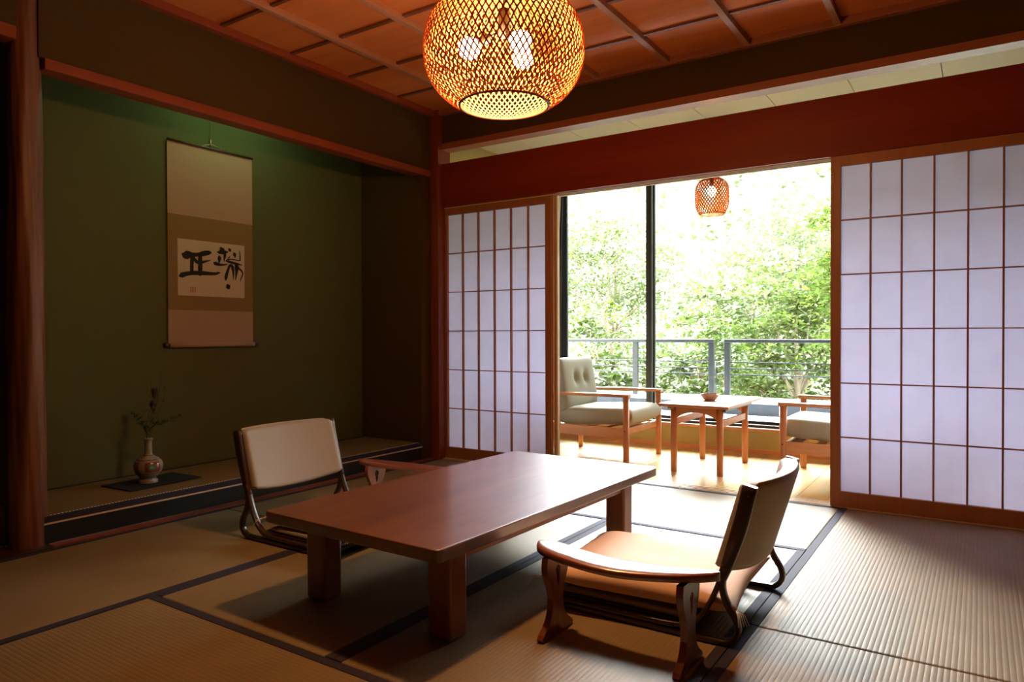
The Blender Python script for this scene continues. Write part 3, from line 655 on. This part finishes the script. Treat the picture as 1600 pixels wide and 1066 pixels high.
for a, b, z in bulbs:
    ang = Vector((0.8327, .5538, 0)) * a + Vector((-.5538, .8327, 0)) * b
    c = (ang.x, ang.y, z)
    bo = MB().ball(c, .0375, 10).build('bulb', M['bulb'], t)
    dv = Vector((-ang.x, -ang.y, .065)).normalized()
    MB().tube([Vector(c) + dv * .034, Vector(c) + dv * .075], [.015, .018], 12).build('socket', M['blackmetal'], t)
    MB().tube([Vector(c) + dv * .075, Vector((0, 0, .07))], .006, 8).build('socket_arm', M['blackmetal'], t)
    bo.visible_shadow = True
lamp_at(t, (0, 0, -.055), 26 * LAMP, .05)
t = empty('hanging_lantern', (1.588, .80, 1.70), 'small barrel shaped woven bamboo lantern hanging over the veranda table', 'lamp')
def prof2(s):
    z = .245 * s; q = abs(s - .5) * 2
    r = .111 * (1 - q ** 3.4 * .28) if s < .5 else .111 * (1 - q ** 4.2 * .55)
    return r, z
weave(.111, prof2, 34, .26, .0066, .0008, M['strip2'], t, 40)
def prof3(s): return .050 - .044 * s, .245 + .016 * math.sin(s * 1.6)
weave(.05, prof3, 46, .05, .0042, .0008, M['strip2'], t, 6)
ring(prof2(0)[0], 0, .0028, M['bamboo_rim'], t); ring(.050, .245, .0025, M['bamboo_rim'], t)
MB().ball((0, 0, .155), .030, 10, sz=1.25).build('bulb', M['bulb'], t)
MB().tube([(0, 0, .188), (0, 0, .262)], .014, 12).build('socket', M['blackmetal'], t)
MB().tube([(0, 0, .262), (0, 0, .650)], .003, 8).build('cord', M['blackmetal'], t)
MB().tube(smooth_path([(-.105, -.02, .30), (-.105, -.02, .245), (-.07, -.015, .235), (-.035, -.01, .252), (-.02, -.005, .30), (0, 0, .36)], 5), .0016, 6).build('spare_cord', M['blackmetal'], t)
lamp_at(t, (0, 0, .105), 3 * LAMP, .03)
# slim strip lamp fixed behind the tokonoma beam
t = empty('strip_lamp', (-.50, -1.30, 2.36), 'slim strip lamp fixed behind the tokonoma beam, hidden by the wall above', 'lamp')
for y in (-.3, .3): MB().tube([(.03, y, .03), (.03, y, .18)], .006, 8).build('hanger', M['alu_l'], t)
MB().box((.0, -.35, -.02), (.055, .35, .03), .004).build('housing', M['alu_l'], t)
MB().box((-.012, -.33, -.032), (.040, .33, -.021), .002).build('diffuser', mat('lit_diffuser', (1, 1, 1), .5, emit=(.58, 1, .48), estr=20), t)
# ------------------------------------------------------------ hanging scroll
XS = -.778
t = empty('hanging_scroll', (XS, -1.378, .83), 'tall hanging scroll with two brushed characters on white paper in the tokonoma', 'scroll')
def sb(nm, y0_, y1_, z0_, z1_, x_, m, par=None): return bx(nm, (x_ - .0012, y0_ + 1.378, z0_ - .83), (x_, y1_ + 1.378, z1_ - .83), m, par or t)
sb('upper_silk', -1.661, -1.096, 1.595, 2.018, .004, M['silk_top']); sb('middle_silk', -1.661, -1.096, 1.040, 1.595, .004, M['silk_mid']); sb('lower_silk', -1.661, -1.096, .832, 1.040, .004, M['silk_bot'])
pp = sb('writing_paper', -1.602, -1.157, 1.125, 1.456, .0052, M['scrollpaper'])
MB().tube([(.008, -.283, 1.188), (.008, .283, 1.188)], .007, 10).build('top_rod', M['darkwood'], t)
MB().tube([(.012, -.283, .004), (.012, .283, .004)], .014, 14).build('bottom_roller', M['silk_bot'], t)
for s in (-1, 1): MB().tube([(.012, s * .283, .004), (.012, s * .312, .004)], [.012, .015], 12).build('roller_knob', M['darkwood'], t)
MB().tube([(.010, -.07, 1.193), (.006, -.01, 1.215), (.006, .01, 1.215), (.010, .07, 1.193)], .0018, 6).build('hanging_cord', M['metal'], t)
MB().tube([(.004, -.008, 1.205), (.004, -.008, 1.245)], .0055, 10).build('hook', M['metal'], t)
MB().tube([(.002, -.008, 1.245), (.002, -.008, 1.48)], .0016, 6).build('hanging_line', M['metal'], t)
def cp(x, y):  # drawing coordinates of the sheet -> local y, z on the paper
    u = (x - 65) / 920.; yt = 122 + 106 * u; yb = 900 + 48 * u; v = (y - yt) / (yb - yt)
    return (-1.602 + .445 * u) + 1.378, (1.456 - .331 * v) - .83
strokes = [
 [(125, 335, 12), (150, 345, 42), (185, 350, 54), (215, 348, 44), (260, 350, 30), (330, 345, 24), (400, 332, 32), (460, 322, 30), (495, 322, 20), (507, 330, 6)],
 [(255, 350, 22), (250, 400, 22), (246, 500, 21), (246, 600, 22)],
 [(360, 345, 26), (356, 420, 26), (358, 500, 27), (355, 610, 28)],
 [(262, 370, 14), (290, 420, 20), (330, 455, 20), (400, 446, 17), (450, 434, 10), (495, 425, 5)],
 [(95, 635, 18), (115, 628, 33), (160, 612, 28), (240, 598, 26), (320, 596, 27), (400, 600, 26), (480, 606, 22), (560, 608, 18), (605, 597, 14), (630, 592, 5)],
 [(640, 255, 14), (655, 280, 34), (660, 310, 30)], [(598, 312, 10), (630, 312, 24), (690, 312, 26), (730, 312, 12), (745, 308, 4)],
 [(615, 365, 10), (622, 395, 24), (618, 430, 16), (614, 460, 8)], [(700, 320, 16), (697, 370, 18), (692, 410, 10), (688, 440, 4)],
 [(545, 455, 10), (565, 465, 24), (600, 480, 18), (660, 487, 13), (735, 478, 6)],
 [(755, 265, 8), (770, 285, 20), (783, 303, 7)], [(828, 322, 8), (838, 345, 22), (850, 385, 6)],
 [(910, 292, 4), (918, 340, 7), (920, 420, 9), (915, 432, 6), (870, 425, 7), (810, 413, 7), (740, 411, 6), (728, 417, 4)], [(772, 368, 5), (755, 390, 6), (738, 412, 5)],
 [(720, 430, 12), (760, 445, 15), (830, 465, 15), (890, 478, 12), (945, 492, 5)],
 [(785, 488, 10), (765, 500, 16), (745, 550, 17), (725, 610, 20), (712, 660, 20), (708, 695, 8)],
 [(790, 490, 14), (810, 530, 22), (818, 590, 14), (820, 690, 4)], [(855, 480, 18), (870, 520, 28), (865, 590, 18), (850, 700, 4)],
 [(860, 500, 14), (905, 540, 12), (945, 580, 10), (957, 615, 9), (940, 660, 8), (918, 716, 4)], [(736, 774, 24), (741, 784, 33), (747, 798, 25)]]
mb = MB(); li = 0
for st in strokes:
    li += 1; x_ = .0056 + .00004 * li; Lp = []; Rp = []
    P = [Vector((a, b)) for a, b, r in st]
    fine = []
    Q = smooth_path([(a, b, r) for a, b, r in st], 4)
    for i, q in enumerate(Q):
        d = Vector(Q[min(i + 1, len(Q) - 1)][:2]) - Vector(Q[max(i - 1, 0)][:2]); d = d.normalized() if d.length > 0 else Vector((1, 0)); nn = Vector((-d.y, d.x)); r = max(2, q[2] * 1.1 * (1 + .06 * math.sin(i * 2.3)))
        a = cp(q[0] + nn.x * r, q[1] + nn.y * r); b = cp(q[0] - nn.x * r, q[1] - nn.y * r); Lp.append((x_, *a)); Rp.append((x_, *b))
    n = len(Lp); mb.add(Lp + Rp, [(i, i + 1, n + i + 1, n + i) for i in range(n - 1)])
    for qq in (Q[0], Q[-1]):  # round ends
        r = max(3, qq[2]); ring_ = [(x_, *cp(qq[0] + r * math.cos(k * PI / 6), qq[1] + r * math.sin(k * PI / 6))) for k in range(12)]; mb.add(ring_, [tuple(range(12))])
mb.build('brushed_characters', M['ink'], pp, fixn=False).parent = t
mb = MB()
def sq(a, b, c, d): 
    ps = [cp(a, b), cp(c, b), cp(c, d), cp(a, d)]; mb.add([(.0057, *p_) for p_ in ps], [(0, 1, 2, 3)])
sq(222, 790, 296, 797); sq(222, 851, 296, 858); sq(222, 790, 230, 858); sq(288, 790, 296, 858); sq(238, 803, 262, 811); sq(238, 818, 262, 824); sq(238, 832, 262, 845); sq(268, 800, 274, 846); sq(279, 803, 284, 846)
mb.build('red_seal', M['seal'], t, fixn=False)
# ------------------------------------------------------------ vase, cloth, flowers
o = MB().box((-.128, -.198, 0), (.128, .198, .004), .0015).build('cloth_mat', M['mat']); o.location = (-.512, -1.905, .1236); o.rotation_euler = (0, 0, .06)
tag(o, 'flat black cloth under the vase on the tokonoma platform', 'mat')
t = empty('flower_vase', (-.500, -1.935, .128), 'small white vase with red and green painted pattern in the tokonoma', 'vase')
pv = [(1e-4, 0), (.042, 0), (.045, .004), (.044, .014), (.036, .020), (.040, .028), (.055, .042), (.066, .065), (.070, .085), (.066, .106), (.052, .124), (.032, .136), (.021, .145), (.0185, .160), (.0175, .195), (.019, .215), (.024, .224), (.0245, .230), (.020, .231), (.015, .222), (.013, .16)]
pv = [(p_[0], p_[1]) for p_ in smooth_path([(a, b, 0) for a, b in pv], 3)]
MB().lathe(pv, n=40).build('body', M['vase'], t)
def band(z0_, z1_, m, nm, a0=0, a1=2 * PI, off=.0008):
    def rr(z):
        for (ra, za_), (rb, zb__) in zip(pv, pv[1:]):
            if za_ <= z <= zb__ and zb__ > za_: return ra + (rb - ra) * (z - za_) / (zb__ - za_)
        return .05
    MB().grid(lambda u, v: ((rr(z0_ + (z1_ - z0_) * v) + off) * math.cos(a0 + (a1 - a0) * u), (rr(z0_ + (z1_ - z0_) * v) + off) * math.sin(a0 + (a1 - a0) * u), z0_ + (z1_ - z0_) * v), 36, 8).build(nm, m, t)
band(.050, .054, M['vase_red'], 'painted_band'); band(.120, .1235, M['vase_red'], 'painted_band'); band(.140, .143, M['bamboo_rim'], 'painted_band')
band(.060, .112, M['vase_red'], 'painted_panel', -.75, .35, .0010); band(.060, .112, M['vase_red'], 'painted_panel', -2.3, -1.2, .0010)
band(.072, .100, M['vase_green'], 'painted_flower', -.50, -.05, .0016); band(.080, .092, M['vase'], 'painted_flower', -.38, -.2, .0022)
band(.024, .034, M['vase_blue'], 'painted_band', 0, 2 * PI, .0006)
random.seed(4)
t = empty('flower_arrangement', (-.500, -1.935, .352), 'sparse dark leafy branches and dried flower heads standing in the vase', 'flowers')
st = MB(); lf = MB()
VR = Vector((.85, .52, 0)).normalized()
def leaf(c, d, L_, w, tilt):
    d = Vector(d).normalized(); s = d.cross(Vector((0, .3, 1))).normalized(); s = (s + Vector((random.uniform(-.5, .5), random.uniform(-.5, .5), tilt))).normalized(); s = (s - d * s.dot(d)).normalized(); n_ = d.cross(s)
    c = Vector(c); lf.add([c, c + d * L_ * .45 + s * w, c + d * L_, c + d * L_ * .45 - s * w, c + d * L_ * .5 + n_ * w * .4], [(0, 1, 4), (1, 2, 4), (2, 3, 4), (3, 0, 4)], True)
def vp(a, b, dz): return Vector((.83 * a - .55 * b, .55 * a + .83 * b, dz))
stems = [([vp(0, 0, -.11), vp(.004, 0, .02), vp(.012, .01, .12), vp(.030, .01, .225)], 1), ([vp(0, 0, -.10), vp(-.01, 0, .03), vp(-.05, .02, .075), vp(-.086, .01, .125)], 2),
         ([vp(0, 0, -.10), vp(.02, -.01, .05), vp(.09, 0, .085), vp(.155, .02, .115)], 2), ([vp(0, 0, -.1), vp(.01, .01, .06), vp(.06, .01, .16), vp(.085, .01, .255)], 0),
         ([vp(0, 0, -.1), vp(.0, -.01, .08), vp(.022, 0, .2), vp(.016, 0, .315)], 0), ([vp(0, 0, -.1), vp(.012, .02, .09), vp(.040, .02, .20), vp(.068, .01, .335)], 0)]
for pts, kd in stems:
    q = smooth_path(pts, 6); st = MB().tube(q, .0013, 5); lf = MB()
    for i, p_ in enumerate(q):
        if i < 8: 
            if i > 5: leaf(p_, (random.uniform(-1, 1), random.uniform(-1, 1), 1.4), .05, .008, 0)
            continue
        if kd:
            for _ in range(3 if kd == 2 else 2): leaf(p_, (random.uniform(-1, 1), random.uniform(-1, 1), random.uniform(-.2, 1)), random.uniform(.022, .045), .0045, random.uniform(-.3, .3))
    tips = []
    if kd == 0:
        for k in (1, .82, .62): 
            p_ = q[min(len(q) - 1, int(k * (len(q) - 1)))]; tips.append(p_)
    st = st.build('stem', M['stem'], t)
    if lf.v and kd: lf.build('leaf_spray', M['leafd'], st, fixn=False)
    for p_ in tips:
        lf = MB(); leaf(p_, (random.uniform(-.6, .6), random.uniform(-.6, .6), 1), .024, .006, 0); lf.build('leaf', M['leafd'], st, fixn=False)
for c, r in ((vp(.030, .01, .235), .017), (vp(.020, .01, .165), .013)):
    mb = MB()
    for k in range(40):
        a = random.uniform(0, 2 * PI); b = random.uniform(-.6, 1); d = Vector((math.cos(a) * .6, math.sin(a) * .6, 1 + b * .6)).normalized(); p0_ = c + Vector((math.cos(a), math.sin(a), b * 2.2)) * r * .45
        s = d.cross(Vector((0, 0, 1))).normalized(); mb.add([p0_, p0_ + d * .011 + s * .0045, p0_ + d * .024, p0_ + d * .011 - s * .0045], [(0, 1, 2, 3)])
    mb.ball(c, r * .7, 8, sz=1.8); mb.build('flower_head', M['flower'], t, fixn=False)

# ------------------------------------------------------------ curtain
def drape(name, x0, x1, xb1, y, m, label, n=9, z0_=.24):
    def fn(u, v):
        z = 2.30 - (2.30 - z0_) * v; xr = x1 + (xb1 - x1) * v ** .7
        return (x0 + (xr - x0) * u + .004 * math.sin(v * 5 + u * 9), y + .022 * math.sin(u * n * 2 * PI) * (.7 + .3 * v), z)
    mb = MB().grid(fn, n * 10, 24)
    o = mb.build(name, m, None, fixn=False); s = o.modifiers.new('thick', 'SOLIDIFY'); s.thickness = .0015
    tag(o, label, 'curtain'); return o
drape('curtain', -.145, .098, .012, 1.385, M['curtain'], 'white curtain gathered at the left end of the veranda window', 6)
drape('curtain', -.15, .085, .045, 1.432, M['drape'], 'dark curtain edge between the white curtain and the window frame', 5)
t = empty('curtain_rail', (1.6, 1.41, 2.305), 'plain metal curtain rail fixed to the veranda ceiling', 'rail')
MB().tube([(-1.745, -.02, .0), (1.85, -.02, 0)], .008, 8).build('rod', M['alu_l'], t)
for k in range(5): bx('bracket', (-1.7 + .85 * k, -.03, 0), (-1.68 + .85 * k, -.01, .045), M['alu_l'], t)

# ------------------------------------------------------------ balcony railings
def railing(name, x0, x1, y, posts, label, bars=((.619, 0), (.560, 0), (.504, 0))):
    t = empty(name, (x0, y, .274), label, 'railing', 0, 'balcony railings')
    MB().box((0, -.03, .530), (x1 - x0, .03, .562), .004).build('handrail', M['rail'], t)
    for k in posts: MB().box((k - x0 - .026, -.02, 0), (k - x0 + .026, .02, .532), .002).build('post', M['rail'], t)
    for z, _ in bars: MB().box((0.02, -.005, z - .274 - .005), (x1 - x0 - .02, .005, z - .274 + .005)).build('bar', M['rail'], t)
railing('balcony_railing', -2.4, .985, 2.75, (-2.35, -1.1, .175, .958), 'grey metal balcony railing behind the left lounge chair')
railing('balcony_railing', 1.085, 4.2, 2.75, (1.112, 2.4, 3.4, 4.17), 'grey metal balcony railing behind the veranda table and right chair')
t = empty('railing_link', (1.03, 2.75, .274), 'short thin slanted rods joining the two balcony railings', 'railing')
mb = MB()
for z in (.23, .30, .345): mb.tube([(-.045, .045, z - .01), (.058, .045, z + .02)], .005, 6)
mb.tube([(-.045, .045, .0), (-.045, .045, .35)], .006, 6).tube([(.058, .045, .0), (.058, .045, .38)], .006, 6)
mb.build('rod', M['rail'], t)

# ------------------------------------------------------------ trees
rng = np.random.default_rng(7)
def leaves(name, centers, normals, sizes, m, parent, asp=.42):
    n = len(centers); up = normals / np.linalg.norm(normals, axis=1, keepdims=True)
    rnd = rng.normal(size=(n, 3)); d = rnd - up * np.sum(rnd * up, 1, keepdims=True); d /= np.linalg.norm(d, axis=1, keepdims=True); s = np.cross(up, d)
    L_ = sizes[:, None]; W_ = L_ * asp
    V = np.stack([centers - d * L_ / 2, centers + s * W_ / 2 - up * L_ * .06, centers + d * L_ / 2 - up * L_ * .14, centers - s * W_ / 2 - up * L_ * .06], 1).reshape(-1, 3)
    me = bpy.data.meshes.new(name); me.vertices.add(n * 4); me.vertices.foreach_set('co', V.ravel())
    me.loops.add(n * 4); me.loops.foreach_set('vertex_index', np.arange(n * 4)); me.polygons.add(n)
    me.polygons.foreach_set('loop_start', np.arange(n) * 4); me.polygons.foreach_set('loop_total', np.full(n, 4)); me.update(calc_edges=True)
    for x in (m if isinstance(m, list) else [m]): me.materials.append(x)
    if isinstance(m, list): me.polygons.foreach_set('material_index', (rng.random(n) * len(m)).astype(int))
    o = bpy.data.objects.new(name, me); C.objects.link(o); o.parent = parent; o['kind'] = 'stuff'; return o
GZ = -3.2
def leafmat(nm, c, k=.45): return translucent(nm, c, (c[0] * 1.2, c[1] * 1.15, c[2] * .6), k, (3, (.6, .72, .6)))
LM = {'fresh': leafmat('fresh_leaves', (.062, .095, .022)), 'mid': leafmat('mid_leaves', (.085, .105, .035)), 'pale': leafmat('pale_leaves', (.115, .130, .075)), 'blossom': leafmat('white_bracts', (.22, .235, .19), .3), 'grey': leafmat('haze_greyed_leaves', (.12, .135, .10)), 'haze': leafmat('haze_tinted_leaves', (.20, .215, .17)), 'haze2': leafmat('haze_tinted_grey_leaves', (.15, .165, .13))}  # paler, greyer tones put distance haze into the leaf colour
def tree(name, base, top_c, radii, n, size, mats, label, sprays=60, flat=.25, group='trees beyond the balcony'):
    t = empty(name, base, label, 'tree', 0, group); b = Vector(base); c = Vector(top_c) - b
    mb = MB(); mb.tube(smooth_path([(0, 0, 0), (c.x * .3, c.y * .3, c.z * .4), (c.x * .8, c.y * .8, c.z * .8), (c.x, c.y, c.z + radii[2] * .4)], 5), [.16 - .14 * i / 15 for i in range(16)], 8); mb.build('trunk', M['bark'], t)
    # sprays: flattened leaf clusters spread through the crown, each at the end of a limb
    dirs = rng.normal(size=(sprays, 3)); dirs /= np.linalg.norm(dirs, axis=1, keepdims=True); rr = rng.random(sprays) ** .33
    cen = np.array(c) + dirs * rr[:, None] * np.array(radii)
    mb = MB()
    for k in range(0, sprays, 3):
        p = Vector(cen[k]); s = Vector((c.x * .8, c.y * .8, c.z * .75 + (p.z - c.z) * .3)); mb.tube([s, (s + p) / 2 + Vector((0, 0, -.1)), p], [.04, .022, .008], 5)
    mb.build('branches', M['bark'], t, fixn=False)
    idx = rng.integers(0, sprays, n); sr = radii[0] * 3.0 / sprays ** .5
    off = rng.normal(size=(n, 3)) * np.array([sr, sr, sr * flat]) * .55
    off[:, 2] -= (off[:, 0] ** 2 + off[:, 1] ** 2) / sr * .35
    ctr = cen[idx] + off; nr = rng.normal(size=(n, 3)) * .45 + np.array([0, -.25, 1.0])
    leaves('foliage', ctr, nr, size * (.7 + .6 * rng.random(n)), mats, t)
    return t
tree('dogwood_tree', (-1.9, 7.4, GZ), (-2.0, 7.2, -.05), (1.25, 1.1, 1.75), 15000, .115, [LM['blossom'], LM['blossom'], LM['pale'], LM['mid'], LM['fresh']], 'broad layered tree with whitish bracts behind the left railing', 90, .12)
tree('leafy_tree', (-.75, 7.9, GZ), (-.85, 7.8, -.05), (.75, .8, 1.45), 8000, .10, [LM['fresh'], LM['mid'], LM['blossom']], 'green tree right of the dark window mullion', 60, .2)
tree('leafy_tree', (2.3, 5.9, GZ), (2.12, 5.9, 1.9), (.78, .8, 1.6), 15000, .075, [LM['fresh'], LM['mid']], 'tall fresh green tree at the right edge of the doorway view', 60, .3)
tree('leafy_tree', (.5, 9.6, GZ), (.35, 9.4, .45), (1.15, 1.0, 1.7), 11000, .115, [LM['mid'], LM['fresh'], LM['pale']], 'rounded green tree behind the veranda table and right railing', 70, .22)
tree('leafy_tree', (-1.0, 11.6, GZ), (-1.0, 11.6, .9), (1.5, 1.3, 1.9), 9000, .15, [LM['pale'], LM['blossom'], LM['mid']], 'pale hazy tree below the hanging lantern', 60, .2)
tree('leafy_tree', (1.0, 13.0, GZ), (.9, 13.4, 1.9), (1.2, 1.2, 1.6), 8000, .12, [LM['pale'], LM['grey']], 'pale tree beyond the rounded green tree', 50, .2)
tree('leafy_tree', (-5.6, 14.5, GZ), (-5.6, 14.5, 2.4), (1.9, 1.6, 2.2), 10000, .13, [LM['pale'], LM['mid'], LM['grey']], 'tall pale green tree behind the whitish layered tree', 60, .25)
tree('leafy_tree', (-1.3, 17.0, GZ), (-1.1, 17.0, 3.2), (1.6, 1.6, 1.7), 7000, .14, [LM['grey'], LM['pale']], 'distant haze-greyed green tree right of the hanging lantern', 40, .3)
tree('shrub', (.9, 5.0, GZ + 1.0), (1.0, 5.0, -.75), (1.3, .7, .75), 9000, .085, [LM['mid'], LM['pale'], LM['blossom'], LM['fresh']], 'bushy shrub just beyond the right railing', 60, .3)
tree('shrub', (-1.3, 5.4, GZ + .8), (-1.2, 5.3, -.75), (1.4, .8, .7), 9000, .085, [LM['mid'], LM['pale'], LM['blossom']], 'bushy shrub just beyond the left railing', 60, .3)
# wooded slope far behind
def hillf(u, v):
    x = -62 + 105 * u; y = 12 + 46 * v; z = GZ - .5 + 27.0 * v ** 1.15 + 1.5 * math.sin(x * .35) * v + .6 * math.sin(x * .9 + y * .5)
    return (x, y, z)
tag(MB().grid(hillf, 60, 40).build('hillside', M['hill'], None, fixn=False), 'pale wooded slope rising beyond the trees', 'hill', kind='structure')
struct('ground', (-40, 3.0, GZ - .3), (30, 14, GZ), M['hill'], 'green ground below the balcony', 'ground')
n = 42000; uv = rng.random((n, 2)); uv[:, 1] = uv[:, 1] ** 1.2
cl = rng.random((1500, 2)); ii = rng.integers(0, 1500, n); uu = cl[ii] + rng.normal(size=(n, 2)) * .010; uu = np.clip(uu, 0, 1)
hp = np.array([hillf(a, b) for a, b in uu]); hp[:, 2] += .3 + 1.0 * rng.random(n)
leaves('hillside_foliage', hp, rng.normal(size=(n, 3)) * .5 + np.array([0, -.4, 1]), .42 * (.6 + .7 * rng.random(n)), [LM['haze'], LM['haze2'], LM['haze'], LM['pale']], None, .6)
tag(bpy.data.objects['hillside_foliage'], 'massed pale green tree tops covering the far slope', 'foliage', kind='stuff')
